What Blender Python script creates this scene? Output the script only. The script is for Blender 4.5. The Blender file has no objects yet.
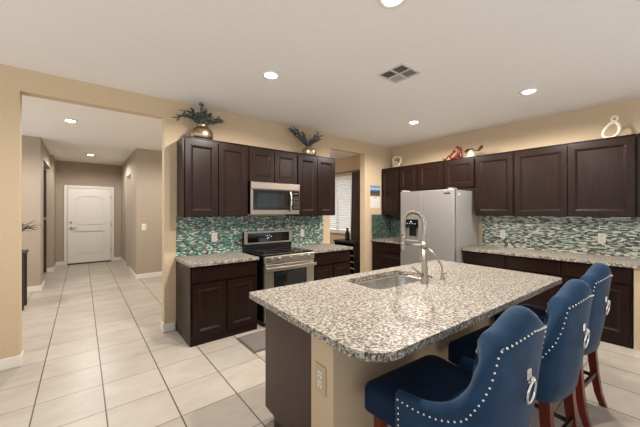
import bpy, bmesh, math, random
from mathutils import Vector, Matrix
random.seed(7)
PI = math.pi
sc = bpy.context.scene
COL = sc.collection

# ------------------------------------------------------------------ camera
F = 294.3
YAW = math.atan2(238.0, F)
H = 1.425
cam_data = bpy.data.cameras.new('camera')
cam = bpy.data.objects.new('camera', cam_data)
COL.objects.link(cam)
cam.location = (0, 0, H)
cam.rotation_euler = (PI / 2, 0, -YAW)
cam_data.sensor_width = 36
cam_data.lens = 36 * F / 640
cam_data.shift_y = -2.5 / 640
cam_data.clip_start = 0.05
sc.camera = cam

# ------------------------------------------------------------------ world, exposure
world = bpy.data.worlds.new('world')
sc.world = world
world.use_nodes = True
wnt = world.node_tree
bg = wnt.nodes['Background']
# unseen surround added to brighten the ceiling: bright below the horizon, dimmer above
wtc = wnt.nodes.new('ShaderNodeTexCoord')
wsep = wnt.nodes.new('ShaderNodeSeparateXYZ')
wrm = wnt.nodes.new('ShaderNodeValToRGB')
wmp = wnt.nodes.new('ShaderNodeMapRange')
wmp.inputs['From Min'].default_value = -1
wnt.links.new(wtc.outputs['Generated'], wsep.inputs[0])
wnt.links.new(wsep.outputs['Z'], wmp.inputs['Value'])
wnt.links.new(wmp.outputs['Result'], wrm.inputs['Fac'])
wrm.color_ramp.elements[0].position = 0.48
wrm.color_ramp.elements[0].color = (0.95, 0.975, 1.0, 1)
wrm.color_ramp.elements[1].position = 0.53
wrm.color_ramp.elements[1].color = (0.40, 0.405, 0.42, 1)
wnt.links.new(wrm.outputs['Color'], bg.inputs['Color'])
bg.inputs['Strength'].default_value = 0.98
sc.view_settings.view_transform = 'Standard'
sc.view_settings.look = 'None'
sc.view_settings.exposure = 0.63
sc.view_settings.gamma = 1
sc.view_settings.use_curve_mapping = False

CAN_POWER = 70.0
HALL_POWER = 47.0
CAN_COLOR = (1.0, 0.94, 0.87)
HALL_COLOR = (1.0, 0.96, 0.92)


# ------------------------------------------------------------------ materials
def new_mat(name):
    m = bpy.data.materials.new(name)
    m.use_nodes = True
    nt = m.node_tree
    return m, nt, nt.nodes['Principled BSDF']


def nd(nt, typ, **kw):
    n = nt.nodes.new(typ)
    for k, v in kw.items():
        if k in n.inputs:
            n.inputs[k].default_value = v
        else:
            setattr(n, k, v)
    return n


def srgb(r, g, b):
    def c(x):
        x /= 255.0
        return x / 12.92 if x <= 0.04045 else ((x + 0.055) / 1.055) ** 2.4
    return (c(r), c(g), c(b), 1)


def ramp(nt, stops, interp='LINEAR'):
    r = nt.nodes.new('ShaderNodeValToRGB')
    cr = r.color_ramp
    cr.interpolation = interp
    while len(cr.elements) < len(stops):
        cr.elements.new(0.5)
    for e, (p, c) in zip(cr.elements, stops):
        e.position = p
        e.color = c
    return r


def simple(name, col, rough=0.5, metal=0.0, var=0.06, scale=8.0, stretch=(1, 1, 1), bump=0.0, spec=0.5, coat=0.0, sheen=0.0):
    m, nt, b = new_mat(name)
    tc = nd(nt, 'ShaderNodeTexCoord')
    mp = nd(nt, 'ShaderNodeMapping')
    mp.inputs['Scale'].default_value = stretch
    nt.links.new(tc.outputs['Object'], mp.inputs['Vector'])
    nz = nd(nt, 'ShaderNodeTexNoise', Scale=scale, Detail=5.0)
    nt.links.new(mp.outputs['Vector'], nz.inputs['Vector'])
    lo = tuple(c * (1 - var) for c in col[:3]) + (1,)
    hi = tuple(min(1, c * (1 + var)) for c in col[:3]) + (1,)
    r = ramp(nt, [(0.3, lo), (0.7, hi)])
    nt.links.new(nz.outputs['Fac'], r.inputs['Fac'])
    nt.links.new(r.outputs['Color'], b.inputs['Base Color'])
    b.inputs['Roughness'].default_value = rough
    b.inputs['Metallic'].default_value = metal
    b.inputs['Specular IOR Level'].default_value = spec
    b.inputs['Coat Weight'].default_value = coat
    if sheen:
        b.inputs['Sheen Weight'].default_value = sheen
        b.inputs['Sheen Roughness'].default_value = 0.35
    if bump:
        bp = nd(nt, 'ShaderNodeBump', Strength=bump, Distance=0.002)
        nt.links.new(nz.outputs['Fac'], bp.inputs['Height'])
        nt.links.new(bp.outputs['Normal'], b.inputs['Normal'])
    return m


def math_node(nt, op, a, b=None):
    n = nt.nodes.new('ShaderNodeMath')
    n.operation = op
    for i, x in enumerate((a, b)):
        if x is None:
            continue
        if isinstance(x, (int, float)):
            n.inputs[i].default_value = x
        else:
            nt.links.new(x, n.inputs[i])
    return n.outputs[0]


def tile_floor_mat():
    m, nt, b = new_mat('floor_tile')
    tc = nd(nt, 'ShaderNodeTexCoord')
    sep = nd(nt, 'ShaderNodeSeparateXYZ')
    nt.links.new(tc.outputs['Object'], sep.inputs[0])
    tx = math_node(nt, 'DIVIDE', math_node(nt, 'SUBTRACT', sep.outputs['X'], 0.133), 0.404)
    ty = math_node(nt, 'DIVIDE', math_node(nt, 'SUBTRACT', sep.outputs['Y'], 2.595), 0.404)
    ix = math_node(nt, 'FLOOR', tx)
    iy = math_node(nt, 'FLOOR', ty)
    fx = math_node(nt, 'SUBTRACT', tx, ix)
    fy = math_node(nt, 'SUBTRACT', ty, iy)
    def edge(f, w):
        d = math_node(nt, 'MINIMUM', f, math_node(nt, 'SUBTRACT', 1.0, f))
        return math_node(nt, 'LESS_THAN', d, w)
    gx = edge(fx, 0.0105)
    gy = edge(fy, 0.0075)
    comb = nd(nt, 'ShaderNodeCombineXYZ')
    nt.links.new(ix, comb.inputs[0])
    nt.links.new(iy, comb.inputs[1])
    wn = nd(nt, 'ShaderNodeTexWhiteNoise', noise_dimensions='2D')
    nt.links.new(comb.outputs[0], wn.inputs['Vector'])
    # soft stone clouding, offset per tile, faint veins stretched along X
    add = nd(nt, 'ShaderNodeVectorMath', operation='ADD')
    nt.links.new(tc.outputs['Object'], add.inputs[0])
    sc3 = nd(nt, 'ShaderNodeVectorMath', operation='SCALE', Scale=13.0)
    nt.links.new(wn.outputs['Color'], sc3.inputs[0])
    nt.links.new(sc3.outputs[0], add.inputs[1])
    mp = nd(nt, 'ShaderNodeMapping')
    mp.inputs['Scale'].default_value = (1.0, 2.0, 1)
    nt.links.new(add.outputs[0], mp.inputs['Vector'])
    nz = nd(nt, 'ShaderNodeTexNoise', Scale=3.2, Detail=8.0, Roughness=0.62)
    nt.links.new(mp.outputs[0], nz.inputs['Vector'])
    r = ramp(nt, [(0.28, srgb(182, 171, 157)), (0.5, srgb(193, 183, 170)), (0.75, srgb(202, 193, 181))])
    nt.links.new(nz.outputs['Fac'], r.inputs['Fac'])
    hs = nd(nt, 'ShaderNodeHueSaturation')
    nt.links.new(r.outputs['Color'], hs.inputs['Color'])
    nt.links.new(math_node(nt, 'ADD', math_node(nt, 'MULTIPLY', wn.outputs['Value'], 0.10), 0.95), hs.inputs['Value'])
    mx = nd(nt, 'ShaderNodeMix', data_type='RGBA')
    nt.links.new(gx, mx.inputs['Factor'])
    nt.links.new(hs.outputs['Color'], mx.inputs['A'])
    mx.inputs['B'].default_value = srgb(84, 72, 60)
    mx2 = nd(nt, 'ShaderNodeMix', data_type='RGBA')
    nt.links.new(gy, mx2.inputs['Factor'])
    nt.links.new(mx.outputs['Result'], mx2.inputs['A'])
    mx2.inputs['B'].default_value = srgb(104, 90, 76)
    nt.links.new(mx2.outputs['Result'], b.inputs['Base Color'])
    b.inputs['Roughness'].default_value = 0.36
    g = math_node(nt, 'MAXIMUM', gx, gy)
    bp = nd(nt, 'ShaderNodeBump', Strength=0.4, Distance=0.002)
    nt.links.new(math_node(nt, 'SUBTRACT', 1.0, g), bp.inputs['Height'])
    nt.links.new(bp.outputs['Normal'], b.inputs['Normal'])
    return m


def mosaic_mat(name, palette, seed, tw=0.030, th=0.0125):
    """thin horizontal glass strips; panel's own X and Z"""
    m, nt, b = new_mat(name)
    tc = nd(nt, 'ShaderNodeTexCoord')
    sep = nd(nt, 'ShaderNodeSeparateXYZ')
    nt.links.new(tc.outputs['Object'], sep.inputs[0])
    tz = math_node(nt, 'DIVIDE', sep.outputs['Z'], th)
    iz = math_node(nt, 'FLOOR', tz)
    fz = math_node(nt, 'SUBTRACT', tz, iz)
    wr = nd(nt, 'ShaderNodeTexWhiteNoise', noise_dimensions='1D')
    nt.links.new(math_node(nt, 'ADD', iz, seed), wr.inputs['W'])
    tx = math_node(nt, 'ADD', math_node(nt, 'DIVIDE', sep.outputs['X'], tw), math_node(nt, 'MULTIPLY', wr.outputs['Value'], 9.0))
    ix = math_node(nt, 'FLOOR', tx)
    fx = math_node(nt, 'SUBTRACT', tx, ix)
    comb = nd(nt, 'ShaderNodeCombineXYZ')
    nt.links.new(ix, comb.inputs[0])
    nt.links.new(iz, comb.inputs[1])
    comb.inputs[2].default_value = seed
    wn = nd(nt, 'ShaderNodeTexWhiteNoise', noise_dimensions='3D')
    nt.links.new(comb.outputs[0], wn.inputs['Vector'])
    n = len(palette)
    r = ramp(nt, [(i / n, c) for i, c in enumerate(palette)], 'CONSTANT')
    nt.links.new(wn.outputs['Value'], r.inputs['Fac'])
    def edge(f, w):
        d = math_node(nt, 'MINIMUM', f, math_node(nt, 'SUBTRACT', 1.0, f))
        return math_node(nt, 'LESS_THAN', d, w)
    g = math_node(nt, 'MAXIMUM', edge(fz, 0.06), edge(fx, 0.018))
    mx = nd(nt, 'ShaderNodeMix', data_type='RGBA')
    nt.links.new(g, mx.inputs['Factor'])
    nt.links.new(r.outputs['Color'], mx.inputs['A'])
    mx.inputs['B'].default_value = srgb(150, 150, 138)
    nt.links.new(mx.outputs['Result'], b.inputs['Base Color'])
    b.inputs['Roughness'].default_value = 0.18
    # each strip set at a slightly different tilt
    geo = nd(nt, 'ShaderNodeNewGeometry')
    sub = nd(nt, 'ShaderNodeVectorMath', operation='SUBTRACT')
    nt.links.new(wn.outputs['Color'], sub.inputs[0])
    sub.inputs[1].default_value = (0.5, 0.5, 0.5)
    s = nd(nt, 'ShaderNodeVectorMath', operation='SCALE', Scale=0.22)
    nt.links.new(sub.outputs[0], s.inputs[0])
    ad = nd(nt, 'ShaderNodeVectorMath', operation='ADD')
    nt.links.new(geo.outputs['Normal'], ad.inputs[0])
    nt.links.new(s.outputs[0], ad.inputs[1])
    nm = nd(nt, 'ShaderNodeVectorMath', operation='NORMALIZE')
    nt.links.new(ad.outputs[0], nm.inputs[0])
    nt.links.new(nm.outputs[0], b.inputs['Normal'])
    return m


def granite_mat():
    m, nt, b = new_mat('granite')
    tc = nd(nt, 'ShaderNodeTexCoord')
    nz = nd(nt, 'ShaderNodeTexNoise', Scale=66.0, Detail=3.5, Roughness=0.65, Distortion=0.5)
    nt.links.new(tc.outputs['Object'], nz.inputs['Vector'])
    r = ramp(nt, [(0.34, srgb(48, 43, 39)), (0.43, srgb(98, 90, 81)), (0.51, srgb(150, 141, 129)), (0.58, srgb(194, 186, 174)), (0.75, srgb(208, 202, 192))])
    nt.links.new(nz.outputs['Fac'], r.inputs['Fac'])
    vo = nd(nt, 'ShaderNodeTexNoise', Scale=130.0, Detail=2.0)
    nt.links.new(tc.outputs['Object'], vo.inputs['Vector'])
    r2 = ramp(nt, [(0.33, (1, 1, 1, 1)), (0.39, (0, 0, 0, 1))])
    nt.links.new(vo.outputs['Fac'], r2.inputs['Fac'])
    mx = nd(nt, 'ShaderNodeMix', data_type='RGBA')
    nt.links.new(math_node(nt, 'MULTIPLY', r2.outputs['Color'], 0.75), mx.inputs['Factor'])
    nt.links.new(r.outputs['Color'], mx.inputs['A'])
    mx.inputs['B'].default_value = srgb(46, 40, 36)
    vw = nd(nt, 'ShaderNodeTexNoise', Scale=24.0, Detail=3.0)
    nt.links.new(tc.outputs['Object'], vw.inputs['Vector'])
    r3 = ramp(nt, [(0.50, (0, 0, 0, 1)), (0.66, (1, 1, 1, 1))])
    nt.links.new(vw.outputs['Fac'], r3.inputs['Fac'])
    mx3 = nd(nt, 'ShaderNodeMix', data_type='RGBA')
    nt.links.new(math_node(nt, 'MULTIPLY', r3.outputs['Color'], 0.16), mx3.inputs['Factor'])
    nt.links.new(mx.outputs['Result'], mx3.inputs['A'])
    mx3.inputs['B'].default_value = srgb(170, 148, 126)
    nt.links.new(mx3.outputs['Result'], b.inputs['Base Color'])
    b.inputs['Roughness'].default_value = 0.42
    b.inputs['Specular IOR Level'].default_value = 0.28
    return m


def emit_mat(name, col, strength):
    m, nt, b = new_mat(name)
    b.inputs['Base Color'].default_value = (0.9, 0.9, 0.9, 1)
    b.inputs['Emission Color'].default_value = col
    b.inputs['Emission Strength'].default_value = strength
    return m


def glass_mat(name):
    m, nt, b = new_mat(name)
    out = nt.nodes['Material Output']
    tr = nd(nt, 'ShaderNodeBsdfTransparent')
    gl = nd(nt, 'ShaderNodeBsdfGlossy', Roughness=0.02)
    ms = nd(nt, 'ShaderNodeMixShader', Fac=0.07)
    nt.links.new(tr.outputs[0], ms.inputs[1])
    nt.links.new(gl.outputs[0], ms.inputs[2])
    nt.links.new(ms.outputs[0], out.inputs['Surface'])
    return m


def picture_mat():
    """calendar photograph: sky, blue range, ochre foreground"""
    m, nt, b = new_mat('calendar_picture')
    tc = nd(nt, 'ShaderNodeTexCoord')
    sep = nd(nt, 'ShaderNodeSeparateXYZ')
    nt.links.new(tc.outputs['Object'], sep.inputs[0])
    nz = nd(nt, 'ShaderNodeTexNoise', Scale=14.0, Detail=4.0)
    nt.links.new(tc.outputs['Object'], nz.inputs['Vector'])
    z = math_node(nt, 'ADD', math_node(nt, 'DIVIDE', math_node(nt, 'SUBTRACT', sep.outputs['Z'], 0.225), 0.21), math_node(nt, 'MULTIPLY', math_node(nt, 'SUBTRACT', nz.outputs['Fac'], 0.5), 0.35))
    r = ramp(nt, [(0.0, srgb(150, 104, 52)), (0.22, srgb(92, 78, 50)), (0.36, srgb(56, 74, 104)), (0.55, srgb(70, 104, 150)), (0.66, srgb(190, 200, 214)), (0.85, srgb(104, 146, 190))])
    nt.links.new(z, r.inputs['Fac'])
    nt.links.new(r.outputs['Color'], b.inputs['Base Color'])
    b.inputs['Roughness'].default_value = 0.4
    return m


M = {}
M['wall'] = simple('wall_paint', srgb(206, 183, 152), 0.75, var=0.015, scale=30, bump=0.05, spec=0.3)
M['hallwall'] = simple('hall_paint', srgb(176, 162, 145), 0.75, var=0.015, scale=30, bump=0.05, spec=0.3)
M['ceiling'] = simple('ceiling_paint', srgb(241, 237, 231), 0.9, var=0.012, scale=20, spec=0.2)
M['white'] = simple('white_trim', srgb(236, 231, 222), 0.4, var=0.01)
M['door'] = simple('white_door', srgb(240, 236, 228), 0.4, var=0.01)
M['floor'] = tile_floor_mat()
M['wood'] = simple('espresso_wood', srgb(36, 22, 18), 0.28, var=0.22, scale=5, stretch=(9, 9, 0.8), bump=0.03, spec=0.19)
M['wood_in'] = simple('cabinet_shadow_line', srgb(34, 24, 21), 0.5, var=0.15)
M['wood_sheen'] = simple('espresso_wood_sheen', srgb(68, 50, 44), 0.38, var=0.10, scale=5, stretch=(9, 9, 0.8), spec=0.3)  # lighter copy of the espresso wood, grazing sheen put into its colour
M['granite'] = granite_mat()
TEALS = [srgb(44, 112, 108), srgb(168, 196, 180), srgb(40, 46, 42), srgb(86, 140, 128), srgb(222, 220, 206), srgb(62, 104, 92),
         srgb(36, 158, 160), srgb(122, 128, 108), srgb(96, 74, 60), srgb(186, 206, 194), srgb(36, 62, 60), srgb(104, 132, 112), srgb(150, 140, 122), srgb(60, 70, 60)]
GREYS = [srgb(190, 194, 178), srgb(78, 104, 94), srgb(52, 48, 44), srgb(150, 176, 158), srgb(222, 218, 204), srgb(108, 124, 106),
         srgb(82, 68, 60), srgb(170, 172, 152), srgb(50, 76, 72), srgb(206, 204, 188), srgb(126, 152, 138), srgb(104, 98, 88), srgb(226, 224, 214)]
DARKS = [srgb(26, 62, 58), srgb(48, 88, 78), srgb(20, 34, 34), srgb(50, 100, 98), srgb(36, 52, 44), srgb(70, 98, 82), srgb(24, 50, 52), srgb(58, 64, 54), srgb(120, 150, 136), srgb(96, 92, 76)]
M['mosaic_teal'] = mosaic_mat('teal_glass_mosaic', TEALS, 3.0)
M['mosaic_grey'] = mosaic_mat('grey_green_glass_mosaic', GREYS, 11.0, 0.043, 0.0135)
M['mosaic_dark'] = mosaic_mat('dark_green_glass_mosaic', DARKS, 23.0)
M['steel'] = simple('brushed_steel', srgb(190, 181, 169), 0.36, 1.0, var=0.05, scale=6, stretch=(1, 1, 60))
M['bronze_steel'] = simple('warm_brushed_steel', srgb(158, 147, 134), 0.38, 1.0, var=0.05, scale=6, stretch=(1, 1, 60))
M['fridge'] = simple('fridge_steel', srgb(180, 175, 170), 0.42, 0.7, var=0.03, scale=4, stretch=(60, 60, 1))
M['fridge_side'] = simple('fridge_side_paint', srgb(178, 174, 168), 0.45, 0.2, var=0.03)
M['sink'] = simple('sink_steel', srgb(215, 212, 206), 0.22, 1.0, var=0.05, scale=5, stretch=(40, 1, 1))
M['nickel'] = simple('brushed_nickel', srgb(176, 168, 157), 0.28, 1.0, var=0.03)
M['chrome'] = simple('chrome', srgb(228, 226, 222), 0.12, 1.0, var=0.02)
M['black'] = simple('black_enamel', srgb(18, 17, 17), 0.22, var=0.1)
M['blackglass'] = simple('black_glass', srgb(14, 14, 15), 0.06, var=0.1)
M['ovenglass'] = simple('oven_glass', srgb(30, 34, 32), 0.08, var=0.1)
M['screen'] = emit_mat('display_glow', (0.5, 0.75, 1, 1), 0.6)
M['velvet'] = simple('blue_velvet', srgb(35, 60, 87), 0.75, var=0.18, scale=12, bump=0.1, spec=0.15, sheen=0.16)
M['seatvelvet'] = simple('navy_velvet', srgb(24, 40, 64), 0.8, var=0.15, scale=12, bump=0.1, spec=0.12, sheen=0.05)
M['mahogany'] = simple('mahogany', srgb(104, 30, 18), 0.3, var=0.3, scale=6, stretch=(8, 8, 1))
M['darkwood'] = simple('dark_stretcher_wood', srgb(40, 20, 16), 0.35, var=0.2)
M['brass'] = simple('aged_brass', srgb(182, 162, 132), 0.33, 1.0, var=0.25, scale=25, bump=0.2)
M['leaf'] = simple('dark_teal_leaf', srgb(104, 116, 108), 0.5, var=0.55, scale=30)
M['leaf_blue'] = simple('slate_leaf', srgb(104, 112, 116), 0.5, var=0.5, scale=30)
M['stem'] = simple('brown_stem', srgb(60, 50, 40), 0.7, var=0.2)
M['cream'] = simple('cream_ceramic', srgb(232, 220, 198), 0.4, var=0.05)
M['redglass'] = simple('red_brown_glass', srgb(112, 36, 20), 0.15, var=0.45, scale=30, coat=0.5)
M['amber'] = simple('dark_amber', srgb(72, 36, 22), 0.2, var=0.3)
M['frost'] = simple('frosted_pale', srgb(206, 196, 176), 0.35, var=0.08)
M['plastic'] = simple('ivory_plastic', srgb(228, 222, 206), 0.4, var=0.01)
M['plate_tan'] = simple('tan_cover_plate', srgb(190, 172, 142), 0.45, var=0.02)
M['slot'] = simple('outlet_slot', srgb(70, 62, 54), 0.6, var=0.02)
M['mat'] = simple('grey_mat', srgb(128, 121, 114), 0.9, var=0.12, scale=60, bump=0.3)
M['matborder'] = simple('grey_mat_border', srgb(98, 92, 87), 0.9, var=0.1, scale=60)
M['vent_white'] = simple('vent_white', srgb(214, 208, 198), 0.5, var=0.01)
M['vent_dark'] = simple('vent_duct', srgb(70, 62, 54), 0.8, var=0.05)
M['lens'] = emit_mat('lamp_lens', (1, 0.93, 0.82, 1), 14)
M['blind'] = simple('white_blind', srgb(236, 234, 228), 0.6, var=0.01)
M['curtain'] = simple('brown_curtain', srgb(98, 84, 76), 0.85, var=0.15, scale=20)
M['glass'] = glass_mat('clear_glass')
M['paper'] = simple('paper', srgb(232, 228, 220), 0.7, var=0.01)
M['ink'] = simple('pale_ink', srgb(150, 148, 146), 0.7, var=0.02)
M['picture'] = picture_mat()
M['iron'] = simple('black_iron', srgb(40, 35, 32), 0.5, var=0.1)
M['mirror_tile'] = simple('pale_lattice', srgb(176, 168, 154), 0.35, var=0.08, scale=20)
M['feather'] = simple('charcoal_leaf', srgb(112, 107, 102), 0.7, var=0.3, scale=30)
M['bottle'] = simple('dark_bottle_glass', srgb(26, 28, 26), 0.1, var=0.1)
M['darkdoor'] = simple('dark_door_edge', srgb(58, 46, 40), 0.5, var=0.1)


# ------------------------------------------------------------------ mesh helpers
class MB:
    def __init__(self):
        self.bm = bmesh.new()

    def box(self, x0, x1, y0, y1, z0, z1, bev=0.0, seg=1, mi=0):
        vs = [self.bm.verts.new((x, y, z)) for x in (x0, x1) for y in (y0, y1) for z in (z0, z1)]
        fs = []
        for q in ((0, 1, 3, 2), (4, 6, 7, 5), (0, 4, 5, 1), (2, 3, 7, 6), (0, 2, 6, 4), (1, 5, 7, 3)):
            fs.append(self.bm.faces.new([vs[i] for i in q]))
        for f in fs:
            f.material_index = mi
        if bev > 0:
            es = list({e for f in fs for e in f.edges})
            bmesh.ops.bevel(self.bm, geom=es, offset=bev, segments=seg, affect='EDGES', profile=0.5, material=-1)
        return self

    def cyl(self, p0, p1, r0, r1=None, n=16, cap=True):
        return self.tube([p0, p1], [r0, r0 if r1 is None else r1], n, cap)

    def tube(self, pts, rad, n=10, cap=True, closed=False, flat=1.0):
        pts = [Vector(p) for p in pts]
        if not isinstance(rad, (list, tuple)):
            rad = [rad] * len(pts)
        rings = []
        up = None
        N = len(pts)
        for i, p in enumerate(pts):
            if closed:
                t = pts[(i + 1) % N] - pts[i - 1]
            else:
                t = pts[min(i + 1, N - 1)] - pts[max(i - 1, 0)]
            t.normalize()
            if up is None:
                up = Vector((0, 0, 1)) if abs(t.z) < 0.9 else Vector((1, 0, 0))
            a = up - t * up.dot(t)
            if a.length < 1e-6:
                a = t.orthogonal()
            a.normalize()
            up = a
            b = t.cross(a)
            rings.append([self.bm.verts.new(p + (a * math.cos(2 * PI * k / n) * flat + b * math.sin(2 * PI * k / n)) * rad[i]) for k in range(n)])
        for i in range(N if closed else N - 1):
            r0, r1 = rings[i], rings[(i + 1) % N]
            for k in range(n):
                f = self.bm.faces.new((r0[k], r0[(k + 1) % n], r1[(k + 1) % n], r1[k]))
                f.smooth = True
        if cap and not closed:
            self.bm.faces.new(rings[0][::-1])
            self.bm.faces.new(rings[-1])
        return self

    def lathe(self, prof, c=(0, 0, 0), n=24):
        c = Vector(c)
        rings = []
        for r, z in prof:
            rings.append([self.bm.verts.new(c + Vector((r * math.cos(2 * PI * k / n), r * math.sin(2 * PI * k / n), z))) for k in range(n)])
        for a, b in zip(rings, rings[1:]):
            for k in range(n):
                f = self.bm.faces.new((a[k], a[(k + 1) % n], b[(k + 1) % n], b[k]))
                f.smooth = True
        self.bm.faces.new(rings[0][::-1])
        self.bm.faces.new(rings[-1])
        return self

    def ball(self, c, r, sx=1, sy=1, sz=1, u=10, v=7):
        mt = Matrix.Translation(c) @ Matrix.Diagonal((r * sx, r * sy, r * sz, 1))
        g = bmesh.ops.create_uvsphere(self.bm, u_segments=u, v_segments=v, radius=1, matrix=mt)
        for vv in g['verts']:
            for f in vv.link_faces:
                f.smooth = True
        return self

    def prism(self, poly, z0, z1, holes=None):
        """extrude a 2-D outline upward"""
        a = [self.bm.verts.new((x, y, z0)) for x, y in poly]
        b = [self.bm.verts.new((x, y, z1)) for x, y in poly]
        n = len(poly)
        for i in range(n):
            self.bm.faces.new((a[i], a[(i + 1) % n], b[(i + 1) % n], b[i]))
        self.bm.faces.new(a[::-1])
        self.bm.faces.new(b)
        return self

    def panel_door(self, x0, x1, z0, z1, yf, th=0.02, fr=0.058, arch=0):
        """shaker door facing -Y with a beaded recessed field; front face at y = yf"""
        bm = self.bm
        vs = [bm.verts.new((x, y, z)) for y in (yf, yf + th) for (x, z) in ((x0, z0), (x1, z0), (x1, z1), (x0, z1))]
        front = bm.faces.new(vs[:4])
        bm.faces.new(vs[4:][::-1])
        for i in range(4):
            j = (i + 1) % 4
            bm.faces.new((vs[i], vs[i + 4], vs[j + 4], vs[j]))
        edges = list(front.edges)
        def ins(face, t, dy):
            r = bmesh.ops.inset_region(bm, faces=[face], thickness=t, depth=0, use_even_offset=True)
            for v in face.verts:
                v.co.y += dy
        ins(front, 0.003, -0.002)
        ins(front, fr, 0)
        ins(front, 0.004, -0.003)
        ins(front, 0.007, 0.001)
        ins(front, 0.019, 0.0125)
        return self

    def obj(self, name, mats, parent=None, loc=None, rot=None, smooth=None):
        bm = self.bm
        bmesh.ops.recalc_face_normals(bm, faces=bm.faces[:])
        me = bpy.data.meshes.new(name)
        bm.to_mesh(me)
        bm.free()
        o = bpy.data.objects.new(name, me)
        COL.objects.link(o)
        if not isinstance(mats, (list, tuple)):
            mats = [mats]
        for m in mats:
            me.materials.append(m)
        if parent:
            o.parent = parent
        if loc:
            o.location = loc
        if rot:
            o.rotation_euler = (0, 0, rot)
        if smooth:
            for p in me.polygons:
                p.use_smooth = True
        return o


def catmull(pts, t):
    n = len(pts) - 1
    x = min(max(t, 0), 1) * n
    i = min(int(x), n - 1)
    f = x - i
    p0, p1, p2, p3 = pts[max(i - 1, 0)], pts[i], pts[i + 1], pts[min(i + 2, n)]
    return [0.5 * ((2 * b_) + (c_ - a_) * f + (2 * a_ - 5 * b_ + 4 * c_ - d_) * f * f + (3 * b_ - a_ - 3 * c_ + d_) * f ** 3) for a_, b_, c_, d_ in zip(p0, p1, p2, p3)]


def tag(o, label, cat, group=None, kind=None):
    o['label'] = label
    o['category'] = cat
    if group:
        o['group'] = group
    if kind:
        o['kind'] = kind
    return o


def thing(name, label, cat, loc=(0, 0, 0), rz=0, group=None):
    o = bpy.data.objects.new(name, None)
    o.empty_display_size = 0.1
    COL.objects.link(o)
    o.location = loc
    o.rotation_euler = (0, 0, rz)
    return tag(o, label, cat, group)


def structure(o, label, cat='room'):
    return tag(o, label, cat, kind='structure')


def copy_thing(root, loc, rz, label):
    r = root.copy()
    COL.objects.link(r)
    r.location = loc
    r.rotation_euler = (0, 0, rz)
    r['label'] = label
    for ch in list(root.children):
        c = ch.copy()
        COL.objects.link(c)
        c.parent = r
        for g in list(ch.children):
            d = g.copy()
            COL.objects.link(d)
            d.parent = c
    return r


# ------------------------------------------------------------------ room shell
YA, XB, CH = 3.84, 5.02, 2.74      # range wall, fridge wall, ceiling height
TW = 0.12
XL, XR, YN, YF = -2.2, 5.14, -1.5, 10.4

structure(MB().box(XL, XR, YN, YF, -0.1, 0).obj('floor', M['floor']), 'square cream floor tiles running from the kitchen down the hall', 'floor')
structure(MB().box(XL, XR, YN, YF, CH, CH + 0.1).obj('ceiling', M['ceiling']), 'flat off white ceiling over kitchen and hall', 'ceiling')

# range wall with the wide hall opening and the doorway to the window room
b = MB()
b.box(XL, -0.445, YA, YA + TW, 0, CH)
b.box(-0.445, 0.752, YA, YA + TW, 2.53, CH)
b.box(0.752, 3.325, YA, YA + TW, 0, CH)
b.box(3.325, 4.205, YA, YA + TW, 2.52, CH)
b.box(4.205, XB, YA, YA + TW, 0, CH)
structure(b.obj('wall_back', M['wall']), 'tan wall behind the range with hall opening and doorway', 'wall')
# fridge wall, running on past the window room, with the window hole
WY0, WY1, WZ0, WZ1 = 4.98, 6.1, 0.90, 2.28
b = MB()
b.box(XB, XB + TW, YN, WY0, 0, CH)
b.box(XB, XB + TW, WY1, 7.6, 0, CH)
b.box(XB, XB + TW, WY0, WY1, 0, WZ0)
b.box(XB, XB + TW, WY0, WY1, WZ1, CH)
structure(b.obj('wall_right', M['wall']), 'tan wall behind the refrigerator and mosaic backsplash', 'wall')
# window room
# hall walls
structure(MB().box(-0.60, 2.60, 10.25, 10.37, 0, CH).obj('wall_hall_end', M['hallwall']), 'greige wall around the white front door at hall end', 'wall')
b = MB()
b.box(XL, -0.575, 7.22, 7.34, 0, CH)
b.box(-0.695, -0.575, 7.34, 7.72, 0, CH)
b.box(-0.695, -0.575, 7.72, 9.32, 2.42, CH)
b.box(-1.9, -0.53, 9.32, 9.44, 0, CH)
b.box(-0.65, -0.53, 9.44, 10.25, 0, CH)
b.box(-1.9, -1.8, 7.34, 9.32, 0, CH)
structure(b.obj('wall_hall_left', M['hallwall']), 'greige wall on the left of the hall with doorway', 'wall')
b = MB()
b.box(0.885, 2.6, 7.20, 7.32, 0, CH)
b.box(0.885, 1.005, 7.32, 8.12, 0, CH)
b.box(0.885, 1.005, 8.12, 9.02, 2.30, CH)
b.box(0.885, 1.005, 9.02, 10.25, 0, CH)
b.box(1.9, 2.0, 7.32, 10.25, 0, CH)
structure(b.obj('wall_hall_right', M['hallwall']), 'greige wall on the right of the hall with light switch', 'wall')
structure(MB().box(2.6, 2.72, YA + TW, 10.25, 0, CH).obj('wall_partition', M['hallwall']), 'greige partition between entry hall and window room', 'wall')

# pony wall closing the right-hand run
structure(MB().box(4.42, XB, 0.19, 0.325, 0, 0.838).obj('wall_counter_end', M['wall']), 'short tan end wall carrying the right counter', 'wall')

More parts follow.
